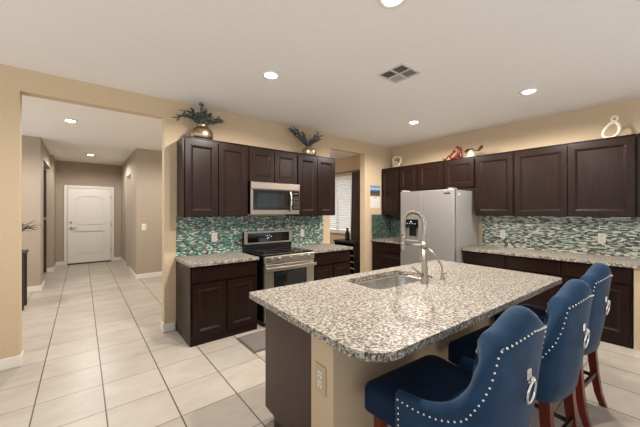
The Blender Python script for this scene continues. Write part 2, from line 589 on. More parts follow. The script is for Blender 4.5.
# baseboards
BH, BT = 0.10, 0.014
def base(name, label, boxes):
    b = MB()
    for x in boxes:
        b.box(*x, 0, BH, 0.004)
    structure(b.obj(name, M['white']), label, 'baseboard')
base('baseboard_left', 'white baseboard at foot of the tan pier left of the hall', [(XL, -0.445 + BT, YA - BT, YA), (-0.445, -0.445 + BT, YA, YA + TW)])
base('baseboard_back', 'white baseboard between hall opening and left base cabinet', [(0.752 - BT, 0.868, YA - BT, YA), (0.752 - BT, 0.752, YA, YA + TW + BT), (0.752, 2.6, YA + TW, YA + TW + BT)])
base('baseboard_hall_left', 'white baseboard along the left hall wall', [(XL, -0.575 + BT, 7.22 - BT, 7.22), (-0.575, -0.575 + BT, 7.22, 7.72), (-1.0, -0.53 + BT, 9.32 - BT, 9.32), (-0.53, -0.53 + BT, 9.32, 10.25)])
base('baseboard_hall_right', 'white baseboard along the right hall wall', [(0.885 - BT, 2.6, 7.20 - BT, 7.20), (0.885 - BT, 0.885, 7.20, 8.12), (0.885 - BT, 0.885, 9.02, 10.25)])
base('baseboard_hall_end', 'white baseboard beside the front door', [(-0.53 + BT, -0.37, 10.25 - BT, 10.25), (0.70, 0.885 - BT, 10.25 - BT, 10.25)])

# front door
DW0, DW1, DZ = -0.295, 0.635, 2.03
d = structure(MB().box(DW0, DW1, 10.236, 10.247, 0.035, DZ).obj('door_1', M['door']), 'white two panel front door with arched top panel', 'door')
def xz_prism(b, poly, y0, y1):
    lo = [b.bm.verts.new((x, y0, z)) for x, z in poly]
    hi = [b.bm.verts.new((x, y1, z)) for x, z in poly]
    n = len(poly)
    b.bm.faces.new(lo); b.bm.faces.new(hi[::-1])
    for i in range(n):
        b.bm.faces.new((lo[i], hi[i], hi[(i + 1) % n], lo[(i + 1) % n]))
def arch_panel(x0, x1, z0, z1, ar):
    return [(x0, z0), (x1, z0)] + [(x1 + (x0 - x1) * k / 14, z1 - ar * (2 * k / 14 - 1) ** 2) for k in range(15)]
PX0, PX1 = DW0 + 0.15, DW1 - 0.15
b = MB()
b.box(DW0, PX0, 10.212, 10.2355, 0.035, DZ)
b.box(PX1, DW1, 10.212, 10.2355, 0.035, DZ)
b.box(PX0, PX1, 10.212, 10.2355, 0.035, 0.26)
b.box(PX0, PX1, 10.212, 10.2355, 0.88, 1.02)
xz_prism(b, arch_panel(PX0, PX1, 1.02, 1.84, 0.10)[2:] + [(PX0, DZ), (PX1, DZ)], 10.212, 10.2355)
b.obj('stiles_and_rails', M['door'], d)
for z0, z1, ar in ((0.26, 0.88, 0), (1.02, 1.84, 0.10)):
    b = MB()
    face = b.bm.faces.new([b.bm.verts.new((x, 10.2355, z)) for x, z in arch_panel(PX0 + 0.035, PX1 - 0.035, z0 + 0.035, z1 - 0.035, ar * 0.8)])
    bmesh.ops.inset_region(b.bm, faces=[face], thickness=0.035, depth=0, use_even_offset=True)
    for v in face.verts:
        v.co.y -= 0.018
    b.obj('door_panel', M['door'], d)
b = MB()
b.box(DW0 - 0.075, DW0 - 0.006, 10.222, 10.249, 0, DZ + 0.078, 0.004)
b.box(DW1 + 0.006, DW1 + 0.075, 10.222, 10.249, 0, DZ + 0.078, 0.004)
b.box(DW0 - 0.006, DW1 + 0.006, 10.222, 10.249, DZ + 0.008, DZ + 0.078, 0.004)
b.obj('door_frame', M['white'], d)
MB().box(DW0 - 0.005, DW1 + 0.005, 10.20, 10.245, 0.0, 0.03, 0.004).obj('threshold', M['iron'], d)
k = MB()
k.cyl((DW0 + 0.07, 10.215, 0.98), (DW0 + 0.07, 10.17, 0.98), 0.026)
k.tube([(DW0 + 0.07, 10.165, 0.98), (DW0 + 0.12, 10.16, 0.98), (DW0 + 0.18, 10.165, 0.978)], 0.011, 8)
k.obj('lever_handle', M['nickel'], d)
MB().cyl((DW0 + 0.07, 10.215, 1.12), (DW0 + 0.07, 10.185, 1.12), 0.028).obj('deadbolt', M['nickel'], d)
for z in (0.35, 1.05, 1.82):
    MB().cyl((DW1 + 0.003, 10.211, z - 0.05), (DW1 + 0.003, 10.211, z + 0.05), 0.009).obj('hinge', M['nickel'], d)

# left hall doorway: open dark door leaf and casing
dl = structure(MB().box(-1.45, -0.64, 9.26, 9.30, 0.01, 2.38, 0.003).obj('door_2', M['darkdoor']), 'dark door leaf standing open in the left hall doorway', 'door')
MB().cyl((-0.67, 9.259, 1.25), (-0.67, 9.245, 1.25), 0.035).obj('latch_plate', M['nickel'], dl)
# right hall doorway: pale door leaf
dr = structure(MB().box(1.03, 1.07, 8.14, 9.0, 0.01, 2.27, 0.003).obj('door_3', M['door']), 'white door closed in the right hall doorway', 'door')
MB().cyl((1.03, 8.2, 0.95), (0.985, 8.2, 0.95), 0.025).obj('door_knob', M['nickel'], dr)

# window with blinds in the next room
w = MB()
for a in ((XB - 0.02, XB + 0.07, WY0, WY0 + 0.05, WZ0, WZ1), (XB - 0.02, XB + 0.07, WY1 - 0.05, WY1, WZ0, WZ1), (XB - 0.02, XB + 0.07, WY0 + 0.05, WY1 - 0.05, WZ0, WZ0 + 0.05), (XB - 0.02, XB + 0.07, WY0 + 0.05, WY1 - 0.05, WZ1 - 0.05, WZ1), (XB + 0.02, XB + 0.07, 5.52, 5.56, WZ0 + 0.05, WZ1 - 0.05)):
    w.box(*a)
w = structure(w.obj('window_1', M['white']), 'white framed window with horizontal blinds in the next room', 'window')
MB().box(XB + 0.05, XB + 0.056, WY0 + 0.051, WY1 - 0.051, WZ0 + 0.051, WZ1 - 0.051).obj('window_pane', M['glass'], w)
MB().box(XB - 0.06, XB - 0.02, WY0 - 0.04, WY1 + 0.04, WZ0 - 0.03, WZ0 - 0.001, 0.004).obj('window_sill', M['white'], w)
bl = MB()
z = WZ0 + 0.08
while z < WZ1 - 0.1:
    p = [(XB - 0.012, WY0 + 0.055, z), (XB - 0.012, WY1 - 0.055, z), (XB + 0.016, WY1 - 0.055, z + 0.036), (XB + 0.016, WY0 + 0.055, z + 0.036)]
    lo = [bl.bm.verts.new(q) for q in p]
    hi = [bl.bm.verts.new((q[0] - 0.002, q[1], q[2] + 0.003)) for q in p]
    bl.bm.faces.new(lo[::-1]); bl.bm.faces.new(hi)
    for i in range(4):
        bl.bm.faces.new((lo[i], lo[(i + 1) % 4], hi[(i + 1) % 4], hi[i]))
    z += 0.052
bl.box(XB - 0.018, XB + 0.019, WY0 + 0.052, WY1 - 0.052, WZ1 - 0.10, WZ1 - 0.052)
bl.obj('blinds', M['blind'], w)

# ------------------------------------------------------------------ lights and ceiling fittings
def can_light(x, y, label, power, col):
    t = thing('recessed_light', label, 'ceiling light', (x, y, CH), 0, 'recessed ceiling lights')
    MB().lathe([(0.058, -0.001), (0.062, -0.010), (0.088, -0.006), (0.092, -0.001)], n=32).obj('trim_ring', M['white'], t)
    MB().lathe([(0.056, -0.002), (0.056, -0.006), (0.045, -0.014), (0.02, -0.018), (0.001, -0.019)], n=24).obj('lens', M['lens'], t)
    ld = bpy.data.lights.new('can_lamp', 'SPOT')
    ld.energy = power
    ld.color = col
    ld.spot_size = math.radians(174)
    ld.spot_blend = 0.38
    ld.shadow_soft_size = 0.06
    lo = bpy.data.objects.new('lamp', ld)
    COL.objects.link(lo)
    lo.parent = t
    lo.location = (0, 0, -0.09)
    return t
can_light(1.42, 2.51, 'round recessed light in ceiling nearest the left cabinets', CAN_POWER, CAN_COLOR)
can_light(3.81, 2.51, 'round recessed light in ceiling in front of the refrigerator', CAN_POWER, CAN_COLOR)
can_light(3.81, 1.07, 'round recessed light in ceiling nearest the right wall cabinets', CAN_POWER, CAN_COLOR)
can_light(1.49, 1.13, 'round recessed light at top edge of photo over the island', CAN_POWER, CAN_COLOR)
can_light(-0.13, 5.605, 'round recessed light in entry ceiling nearer the hall opening', HALL_POWER, HALL_COLOR)
can_light(0.154, 8.685, 'round recessed light in hall ceiling nearer the front door', HALL_POWER, HALL_COLOR)

can_light(3.05, 5.5, 'added unseen recessed fill light in the next room ceiling beyond the doorway', HALL_POWER, HALL_COLOR)  # out-of-view lamp added to brighten the room past the doorway
can_light(1.85, 5.6, 'added unseen recessed fill light in entry ceiling behind the range wall', HALL_POWER, HALL_COLOR)  # hidden lamp added to lift the entry walls and ceiling
can_light(-1.70, 5.6, 'added unseen recessed fill light in entry ceiling above the console table', HALL_POWER, HALL_COLOR)  # second hidden entry lamp, added as fill on the left side

v = thing('ceiling_vent', 'square white air vent in the kitchen ceiling', 'vent', (2.35, 1.71, CH), math.radians(0))
S = 0.145
b = MB()
for a in ((-S, S, -S, -S + 0.02), (-S, S, S - 0.02, S), (-S, -S + 0.02, -S + 0.02, S - 0.02), (S - 0.02, S, -S + 0.02, S - 0.02), (-0.008, 0.008, -S + 0.02, S - 0.02), (-S + 0.02, -0.008, -0.008, 0.008), (0.008, S - 0.02, -0.008, 0.008)):
    b.box(*a, -0.012, -0.001)
b.obj('frame', M['vent_white'], v)
MB().box(-S + 0.02, S - 0.02, -S + 0.02, S - 0.02, -0.003, -0.001).obj('duct_opening', M['vent_dark'], v)
for qx, qy, along, hw in ((-1, -1, 'x', 0.004), (1, 1, 'x', 0.0095), (-1, 1, 'y', 0.004), (1, -1, 'y', 0.007)):
    b = MB()
    for i in range(6):
        o = 0.014 + i * 0.019
        if along == 'x':
            y = qy * o
            p = [(qx * 0.008, y - hw, -0.011), (qx * 0.124, y - hw, -0.011), (qx * 0.124, y + hw, -0.006), (qx * 0.008, y + hw, -0.006)]
        else:
            x = qx * o
            p = [(x - hw, qy * 0.008, -0.011), (x - hw, qy * 0.124, -0.011), (x + hw, qy * 0.124, -0.006), (x + hw, qy * 0.008, -0.006)]
        lo = [b.bm.verts.new(q) for q in p]
        hi = [b.bm.verts.new((q[0], q[1], q[2] + 0.0015)) for q in p]
        b.bm.faces.new(lo[::-1]); b.bm.faces.new(hi)
        for i2 in range(4):
            b.bm.faces.new((lo[i2], lo[(i2 + 1) % 4], hi[(i2 + 1) % 4], hi[i2]))
    b.obj('louver', M['vent_white'], v)

# ------------------------------------------------------------------ cabinets
# built facing -Y: local x along the run, back of the cabinet at y = 0, front frame at y = -depth
RB = -PI / 2      # runs on the fridge wall: local x -> world -Y

def upper_cabinet(label, loc, rz, w, z0, z1, doors, depth=0.31, crown=True):
    t = thing('upper_cabinet', label, 'cabinet', loc, rz, 'espresso upper cabinets')
    b = MB()
    b.box(0.001, w - 0.001, -depth, -0.002, z0, z1 - 0.012)
    if crown:
        b.box(0.001, w - 0.001, -depth - 0.012, -0.002, z1 - 0.012, z1, 0.003)
    b.obj('body', M['wood'], t)
    n = doors
    gap = 0.012
    dw = (w - 2 * gap - (n - 1) * 0.012) / n
    for i in range(n):
        x0 = gap + i * (dw + 0.012)
        MB().panel_door(x0, x0 + dw, z0 + 0.008, z1 - 0.035, -depth - 0.021, 0.02).obj('door', M['wood'], t)
    return t

def base_cabinet(label, loc, rz, w, ztop, doors, depth=0.60, drawers=1, kick=0.085):
    t = thing('base_cabinet', label, 'cabinet', loc, rz, 'espresso base cabinets')
    b = MB()
    b.box(0.001, w - 0.001, -depth, -0.002, 0.0, ztop)
    b.obj('body', M['wood'], t)
    gap = 0.02
    zd = ztop - 0.175
    dw = (w - 2 * gap - (drawers - 1) * 0.02) / drawers
    for i in range(drawers):
        x0 = gap + i * (dw + 0.02)
        MB().box(x0, x0 + dw, -depth - 0.02, -depth, zd, ztop - 0.022, 0.004).obj('drawer', M['wood'], t)
    dw = (w - 2 * gap - (doors - 1) * 0.016) / doors
    for i in range(doors):
        x0 = gap + i * (dw + 0.016)
        MB().panel_door(x0, x0 + dw, kick, zd - 0.018, -depth - 0.021, 0.02).obj('door', M['wood'], t)
    return t

UZ0, UZ1 = 1.355, 2.270
CT0, CT1 = 0.838, 0.875
upper_cabinet('dark upper cabinet with two tall doors left of the microwave', (0.886, YA, 0), 0, 0.772, UZ0, UZ1, 2)
upper_cabinet('short dark two door cabinet directly above the microwave', (1.660, YA, 0), 0, 0.760, 1.808, UZ1, 2)
upper_cabinet('dark upper cabinet with two tall doors right of the microwave', (2.422, YA, 0), 0, 0.738, UZ0, UZ1, 2)
upper_cabinet('tall narrow dark upper cabinet in the corner beside the calendar', (XB, YA - 0.002, 0), RB, 0.434, UZ0, UZ1, 1)
upper_cabinet('short single door dark cabinet above the refrigerator left edge', (XB, 3.404, 0), RB, 0.394, 1.80, UZ1, 1)
upper_cabinet('short dark two door cabinet above the refrigerator', (XB, 3.008, 0), RB, 0.986, 1.80, UZ1, 2)
upper_cabinet('dark single door upper cabinet immediately right of the refrigerator', (XB, 2.020, 0), RB, 0.524, UZ0, UZ1, 1)
upper_cabinet('wide dark two door upper cabinet below the white looped ornament', (XB, 1.494, 0), RB, 1.170, UZ0, UZ1, 2)
upper_cabinet('dark upper cabinet cut off by the right photo edge', (XB, 0.322, 0), RB, 0.45, UZ0, UZ1, 1)

base_cabinet('dark base cabinet left of the range with two doors and one drawer', (0.876, YA, 0), 0, 0.770, CT0, 2)
base_cabinet('dark base cabinet right of the range by the doorway', (2.488, YA, 0), 0, 0.73, CT0, 2, drawers=1)
base_cabinet('dark base cabinet in the corner under the calendar', (XB, YA - 0.002, 0), RB, 0.770, CT0, 1)
base_cabinet('dark base cabinet with one door just right of the refrigerator', (XB, 2.060, 0), RB, 0.560, CT0, 1)
base_cabinet('dark base cabinet at the far right with two drawers and two doors', (XB, 1.498, 0), RB, 1.164, CT0, 2, drawers=2)

def counter(label, loc, rz, w, d=0.645):
    b = MB().box(0, w, -d, -0.002, CT0 + 0.001, CT1, 0.006, 2)
    o = b.obj('countertop', M['granite'], None, loc, rz)
    return tag(o, label, 'countertop')
counter('speckled granite countertop left of the range', (0.862, YA, 0), 0, 0.787)
counter('small granite countertop right of the range', (2.484, YA, 0), 0, 0.755)
counter('granite countertop in the corner below the calendar', (XB, YA - 0.002, 0), RB, 0.785)
counter('long granite countertop right of the refrigerator', (XB, 2.075, 0), RB, 2.05)

def splash(label, loc, rz, w, m, z0=CT1 + 0.001, z1=UZ0 - 0.001):
    b = MB().box(0, w, -0.009, -0.001, z0, z1)
    o = b.obj('mosaic_backsplash', M[m], None, loc, rz)
    return tag(o, label, 'backsplash')
splash('teal glass mosaic backsplash behind the range', (0.880, YA, 0), 0, 2.29, 'mosaic_teal')
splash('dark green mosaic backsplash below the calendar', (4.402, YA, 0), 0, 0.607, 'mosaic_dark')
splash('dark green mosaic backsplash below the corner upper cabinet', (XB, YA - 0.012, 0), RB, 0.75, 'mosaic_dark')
splash('grey green glass mosaic backsplash right of the refrigerator', (XB, 2.045, 0), RB, 2.0, 'mosaic_grey')

# ------------------------------------------------------------------ outlets and switch
def outlet(name, label, cat, loc, rz, plate, switch=False, s=1.0):
    t = thing(name, label, cat, loc, rz)
    MB().box(-0.036 * s, 0.036 * s, -0.007, -0.001, -0.058 * s, 0.058 * s, 0.003).obj('cover_plate', plate, t)
    if switch:
        MB().box(-0.016, 0.016, -0.012, -0.007, -0.032, 0.032, 0.002).obj('rocker', M['plastic'], t)
    else:
        for z in (-0.024, 0.024):
            r = MB().box(-0.018, 0.018, -0.010, -0.0072, z - 0.019, z + 0.019, 0.0015).obj('receptacle', M['plastic'], t)
            q = MB()
            q.box(-0.009, -0.006, -0.0106, -0.0101, z - 0.004, z + 0.009)
            q.box(0.006, 0.009, -0.0106, -0.0101, z - 0.004, z + 0.009)
            q.box(-0.003, 0.003, -0.0106, -0.0101, z - 0.013, z - 0.008)
            q.obj('slots', M['slot'], r)
    return t
outlet('outlet', 'ivory outlet on teal mosaic above the left counter', 'outlet', (1.334, YA - 0.009, 1.085), 0, M['plastic'])
outlet('outlet', 'ivory outlet on teal mosaic right of the range', 'outlet', (2.735, YA - 0.009, 1.075), 0, M['plastic'])
outlet('outlet', 'ivory outlet on grey mosaic nearest the refrigerator', 'outlet', (XB - 0.009, 1.745, 1.075), RB, M['plastic'])
outlet('outlet', 'ivory outlet on grey mosaic near the right photo edge', 'outlet', (XB - 0.009, 0.64, 1.09), RB, M['plastic'])
outlet('light_switch', 'ivory light switch on the hall wall right of the front door', 'light switch', (1.022, 7.20, 1.085), 0, M['plastic'], True, 1.2)

# ------------------------------------------------------------------ range
st = thing('range', 'stainless steel range with black cooktop between the base cabinets', 'stove', (1.712, YA - 0.012, 0))
RW = 0.764
b = MB()
b.box(0, RW, -0.60, -0.02, 0.06, 0.868)
b.box(0.03, RW - 0.03, -0.56, -0.05, 0.0, 0.06)
b.obj('body', M['black'], st)
b = MB()
b.box(0, RW, -0.625, -0.07, 0.869, 0.884, 0.004)
ct = b.obj('cooktop', M['blackglass'], st)
for x, y, r in ((0.2, -0.48, 0.105), (0.2, -0.21, 0.08), (0.56, -0.48, 0.09), (0.56, -0.21, 0.105), (0.38, -0.2, 0.05)):
    pts = [(x + r * math.cos(a * PI / 16), y + r * math.sin(a * PI / 16), 0.8845) for a in range(32)]
    MB().tube(pts, 0.002, 5, closed=True).obj('burner_ring', M['slot'], ct)
b = MB()
b.box(0, RW, -0.075, -0.004, 0.869, 1.13, 0.004)
bgd = b.obj('backguard', M['black'], st)
b = MB()
for a in ((0, RW, 1.115, 1.14), (0, RW, 0.965, 0.985), (0, 0.045, 0.985, 1.115), (RW - 0.045, RW, 0.985, 1.115)):
    b.box(a[0], a[1], -0.088, -0.0755, a[2], a[3], 0.003)
b.obj('steel_frame', M['steel'], bgd)
p = MB().box(0.046, RW - 0.046, -0.083, -0.0755, 0.986, 1.114).obj('control_panel', M['blackglass'], bgd)
for i, (x, z) in enumerate([(0.34, 1.07), (0.365, 1.04), (0.345, 1.03), (0.38, 1.075), (0.405, 1.055)]):
    MB().box(x, x + 0.012, -0.0842, -0.0834, z, z + 0.008).obj('clock_display', M['screen'], bgd)
for i in range(8):
    for j in range(3):
        MB().box(0.50 + i * 0.024, 0.514 + i * 0.024, -0.0842, -0.0834, 1.015 + j * 0.03, 1.020 + j * 0.03).obj('touch_mark', M['slot'], bgd)
b = MB()
b.box(0, RW, -0.655, -0.601, 0.775, 0.868, 0.012, 3)
fp = b.obj('knob_panel', M['steel'], st)
for i, x in enumerate((0.10, 0.21, 0.38, 0.55, 0.66)):
    b = MB()
    b.cyl((x, -0.656, 0.828), (x, -0.672, 0.830), 0.027, 0.025, 18)
    b.cyl((x, -0.672, 0.830), (x, -0.688, 0.832), 0.019, 0.016, 18)
    b.box(x - 0.004, x + 0.004, -0.693, -0.688, 0.814, 0.850)
    b.obj('knob', M['steel'], st)
b = MB()
b.box(0.004, RW - 0.004, -0.642, -0.602, 0.20, 0.765, 0.006, 2)
od = b.obj('oven_door', M['steel'], st)
MB().box(0.15, RW - 0.15, -0.646, -0.6425, 0.34, 0.655, 0.002).obj('oven_window', M['ovenglass'], od)
MB().box(0.13, RW - 0.13, -0.6445, -0.6422, 0.30, 0.675, 0.001).obj('window_border', M['black'], od)
b = MB()
b.box(0.0, RW, -0.70, -0.682, 0.695, 0.735, 0.006, 2)
b.box(0.03, 0.06, -0.684, -0.642, 0.70, 0.73)
b.box(RW - 0.06, RW - 0.03, -0.684, -0.642, 0.70, 0.73)
b.obj('oven_handle', M['steel'], od)
MB().box(0.004, RW - 0.004, -0.640, -0.602, 0.065, 0.19, 0.006, 2).obj('storage_drawer', M['steel'], st)

# ------------------------------------------------------------------ microwave
mw = thing('microwave', 'stainless steel over the range microwave under the short cabinet', 'microwave', (1.664, YA, 0))
MW = 0.752
MB().box(0.001, MW - 0.001, -0.37, -0.003, 1.382, 1.806).obj('body', M['black'], mw)
b = MB()
b.box(0, MW, -0.385, -0.3705, 1.378, 1.806, 0.003)
md = b.obj('front_panel', M['bronze_steel'], mw)
MB().box(0, MW, -0.402, -0.3855, 1.705, 1.800, 0.010, 3).obj('vent_grille', M['bronze_steel'], mw)
MB().box(0.035, 0.60, -0.392, -0.3855, 1.44, 1.70, 0.002).obj('door_glass', M['blackglass'], mw)
MB().box(0.085, 0.50, -0.3935, -0.3922, 1.475, 1.66, 0.001).obj('window_mesh', M['ovenglass'], mw)
b = MB()
b.box(0.625, MW - 0.012, -0.392, -0.3855, 1.44, 1.70, 0.002)
cp = b.obj('control_panel', M['blackglass'], mw)
MB().box(0.645, MW - 0.03, -0.3928, -0.3921, 1.655, 1.682).obj('display', M['slot'], cp)
b = MB()
for i in range(3):
    for j in range(6):
        b.box(0.646 + i * 0.030, 0.668 + i * 0.030, -0.3928, -0.3921, 1.46 + j * 0.030, 1.478 + j * 0.030)
b.obj('keypad', M['slot'], cp)
b = MB()
b.tube([(0.578, -0.390, 1.42), (0.585, -0.425, 1.45), (0.588, -0.435, 1.56), (0.585, -0.425, 1.67), (0.578, -0.390, 1.70)], 0.011, 10)
b.obj('handle', M['chrome'], mw)

# ------------------------------------------------------------------ refrigerator (faces -X)
fr = thing('refrigerator', 'stainless steel side by side refrigerator with black dispenser', 'refrigerator', (XB - 0.04, 3.012, 0), RB)
FW, FD, FH = 0.925, 0.72, 1.735
b = MB()
b.box(0.004, FW - 0.004, -FD, 0, 0.06, FH, 0.004)
b.box(0.03, FW - 0.03, -FD + 0.02, -0.05, 0, 0.06)
b.obj('body', M['fridge_side'], fr)
# freezer door with a dispenser recess
split = 0.40
fd = MB()
yo, yi = -FD - 0.075, -FD - 0.008
DZ0, DZ1, DX0, DX1 = 0.93, 1.29, 0.085, 0.335
fd.box(0.0, DX0, yo, yi, 0.08, FH + 0.01, 0.006, 2)
fd.box(DX1, split - 0.003, yo, yi, 0.08, FH + 0.01, 0.006, 2)
fd.box(DX0 - 0.008, DX1 + 0.008, yo, yi, 0.08, DZ0, 0)
fd.box(DX0 - 0.008, DX1 + 0.008, yo, yi, DZ1, FH + 0.01, 0)
fd.box(DX0 - 0.002, DX1 + 0.002, yi - 0.008, yi, DZ0, DZ1)
fdo = fd.obj('freezer_door', M['fridge'], fr)
ds = MB().box(DX0 + 0.001, DX1 - 0.001, yo - 0.004, yi - 0.009, 1.16, DZ1 - 0.001, 0.003).obj('dispenser_panel', M['blackglass'], fdo)
for i in range(4):
    MB().box(DX0 + 0.04 + i * 0.05, DX0 + 0.055 + i * 0.05, yo - 0.0048, yo - 0.0041, 1.215, 1.222).obj('indicator_light', M['screen'], ds)
MB().box(DX0 + 0.11, DX0 + 0.135, yo - 0.0048, yo - 0.0041, 1.245, 1.257).obj('indicator_light', M['screen'], ds)
b = MB()
b.box(DX0 + 0.075, DX0 + 0.115, yi - 0.05, yi - 0.010, 1.02, 1.16)
b.box(DX0 + 0.145, DX0 + 0.185, yi - 0.05, yi - 0.010, 1.02, 1.16)
b.obj('dispenser_paddle', M['black'], fdo)
MB().box(DX0 + 0.005, DX1 - 0.005, yo - 0.012, yi - 0.009, DZ0 + 0.001, DZ0 + 0.018, 0.003).obj('drip_tray', M['fridge_side'], fdo)
rd = MB().box(split + 0.003, FW, yo, yi, 0.08, FH + 0.01, 0.008, 2).obj('refrigerator_door', M['fridge'], fr)
MB().box(FW - 0.16, FW - 0.06, yo - 0.002, yo - 0.0003, 1.675, 1.700, 0.0005).obj('name_badge', M['chrome'], rd)
for x in (0.05, FW - 0.07):
    MB().box(x - 0.035, x + 0.035, -FD - 0.07, -FD + 0.09, FH + 0.011, FH + 0.032, 0.006).obj('hinge_cover', M['fridge_side'], fr)
MB().box(FW - 0.003, FW - 0.0005, -FD + 0.05, -FD + 0.10, 1.66, 1.69, 0.0005).obj('side_label', M['paper'], fr)

# ------------------------------------------------------------------ island (turned a touch against the room)
IR = math.radians(-2.4)
IO = (0.826, 0.714, 0)
def isl(x, y, z=0):
    c, s = math.cos(IR), math.sin(IR)
    return (IO[0] + x * c - y * s, IO[1] + x * s + y * c, z)
IL, ID = 2.254, 1.140
ic = thing('island_cabinet', 'dark island cabinet with tan seating side wall under granite top', 'kitchen island', IO, IR)
b = MB()
b.prism([(0.117, 0.537), (IL - 0.14, 0.537), (IL - 0.14, 0.99), (0.117, 0.99)], 0.0, 0.10)
b.prism([(0.117, 0.537), (IL - 0.14, 0.537), (IL - 0.14, 1.075), (0.117, 1.075)], 0.10, 0.64)
b.box(0.117, 0.70, 0.537, 1.075, 0.64, 0.838)
b.box(1.56, IL - 0.14, 0.537, 1.075, 0.64, 0.838)
b.box(0.70, 1.56, 1.050, 1.075, 0.64, 0.838)
b.obj('body', M['wood_sheen'], ic)
MB().box(0.097, 0.116, 0.537, 1.078, 0.10, 0.838, 0.001).obj('end_panel', M['wood_sheen'], ic)
MB().box(0.097, IL - 0.12, 0.350, 0.535, 0.0, 0.838, 0.002).obj('seating_side_wall', M['wall'], ic)
n = 4
for i in range(n):
    wd = (IL - 0.277) / n
    x0 = 0.127 + i * wd
    bb = MB()
    bb.panel_door(-x0 - wd + 0.008, -x0 - 0.008, 0.115, 0.655, -1.097, 0.02)
    for vv in bb.bm.verts:
        vv.co.x, vv.co.y = -vv.co.x, -vv.co.y
    bb.obj('door', M['wood'], ic)
    MB().box(x0 + 0.008, x0 + wd - 0.008, 1.0765, 1.097, 0.675, 0.825, 0.004).obj('drawer_front', M['wood'], ic)

# counter outline with rounded seating corners and a sink cut-out
def arc(cx, cy, r, a0, a1, n):
    return [(cx + r * math.cos(math.radians(a0 + (a1 - a0) * k / n)), cy + r * math.sin(math.radians(a0 + (a1 - a0) * k / n))) for k in range(n + 1)]
RC = 0.16
outer = arc(RC, RC, RC, 180, 270, 10) + arc(IL - 0.06, 0.06, 0.06, 270, 360, 6) + arc(IL - 0.03, ID - 0.03, 0.03, 0, 90, 3) + arc(0.02, ID - 0.02, 0.02, 90, 180, 3)
SX0, SX1, SY0, SY1 = 0.742, 1.452, 0.640, 1.020
def sink_outline(g=0.0, r=0.09):
    x0, x1, y0, y1 = SX0 - g, SX1 + g, SY0 - g, SY1 + g
    r = r + g
    return arc(x0 + r, y0 + r, r, 180, 270, 6) + arc(x1 - r, y0 + r, r, 270, 360, 6) + arc(x1 - r, y1 - r, r, 0, 90, 6) + arc(x0 + r, y1 - r, r, 90, 180, 6)
inner = sink_outline()
b = MB()
bm = b.bm
def loop(pts, z):
    return [bm.verts.new((x, y, z)) for x, y in pts]
def bridge(a, c):
    for i in range(len(a)):
        j = (i + 1) % len(a)
        bm.faces.new((a[i], a[j], c[j], c[i]))
zt, zb = 0.876, 0.839
tops = []
for z in (zt, zb):
    o_, i_ = loop([(x * 1.0, y) for x, y in outer], z), loop(inner, z)
    es = []
    for lp in (o_, i_):
        for i in range(len(lp)):
            es.append(bm.edges.new((lp[i], lp[(i + 1) % len(lp)])))
    bmesh.ops.triangle_fill(bm, edges=es, use_beauty=True, use_dissolve=False)
    tops.append((o_, i_))
bridge(tops[0][0], tops[1][0])
bridge(tops[0][1], tops[1][1])
ico = b.obj('countertop', M['granite'], None, IO, IR)
bv = ico.modifiers.new('edge', 'BEVEL'); bv.width = 0.005; bv.segments = 2; bv.limit_method = 'ANGLE'; bv.angle_limit = math.radians(50)
tag(ico, 'large granite island countertop with rounded corners and sink cutout', 'countertop')

# undermount sink
sk = thing('sink', 'stainless undermount sink set into the island countertop', 'sink', IO, IR)
b = MB(); bm = b.bm
prof = [(0.012, 0.838), (0.004, 0.837), (0.0, 0.82), (-0.006, 0.70), (-0.03, 0.672), (-0.06, 0.668)]
loops = [loop(sink_outline(g, 0.08), z) for g, z in prof]
for a, c in zip(loops, loops[1:]):
    bridge(a, c)
bm.faces.new(loops[-1])
outerb = [loop(sink_outline(g, 0.08), z) for g, z in ((0.014, 0.838), (0.006, 0.70), (-0.02, 0.66))]
for a, c in zip(outerb, outerb[1:]):
    bridge(a, c)
bm.faces.new(outerb[-1])
bridge(loops[0], outerb[0])
bas = b.obj('basin', M['sink'], sk, smooth=True)
MB().lathe([(0.045, 0.669), (0.045, 0.672), (0.034, 0.672), (0.028, 0.6695), (0.001, 0.6695)], (1.097, 0.85, 0), 20).obj('drain', M['chrome'], sk)

# spring faucet
fx, fy = 2.031, 1.245
fa = thing('spring_faucet', 'tall brushed nickel spring faucet with pull down spray beside sink', 'faucet', (fx, fy, 0.8765), IR)
b = MB()
b.lathe([(0.030, 0.0), (0.030, 0.006), (0.024, 0.010), (0.024, 0.13), (0.019, 0.135), (0.019, 0.315), (0.001, 0.316)])
b.obj('riser', M['nickel'], fa)
R = 0.098
path = []
for k in range(9):
    path.append((0, 0, 0.316 + 0.125 * k / 8))
for k in range(1, 17):
    a = PI - PI * k / 16
    path.append((0, R + R * math.cos(a), 0.441 + R * math.sin(a)))
for k in range(1, 6):
    path.append((0, 2 * R, 0.441 - 0.095 * k / 5))
MB().tube(path, 0.010, 10).obj('hose', M['nickel'], fa)
# coil around the hose
coil = []
turns = 44
P_ = [Vector(p) for p in path]
L = [0]
for a, c in zip(P_, P_[1:]):
    L.append(L[-1] + (c - a).length)
def at(s):
    for i in range(len(L) - 1):
        if L[i + 1] >= s:
            t = (s - L[i]) / max(1e-9, L[i + 1] - L[i])
            return P_[i].lerp(P_[i + 1], t), (P_[i + 1] - P_[i]).normalized()
    return P_[-1], (P_[-1] - P_[-2]).normalized()
NN = turns * 10
for k in range(NN + 1):
    p, tn = at(L[-1] * k / NN)
    e1 = Vector((1, 0, 0)); e2 = tn.cross(e1)
    a = 2 * PI * k / 10
    coil.append(p + (e1 * math.cos(a) + e2 * math.sin(a)) * 0.0145)
MB().tube(coil, 0.0030, 5).obj('spring', M['nickel'], fa)
b = MB()
b.lathe([(0.014, 0.345), (0.017, 0.34), (0.017, 0.27), (0.021, 0.25), (0.022, 0.215), (0.016, 0.212), (0.001, 0.212)], (0, 2 * R, 0))
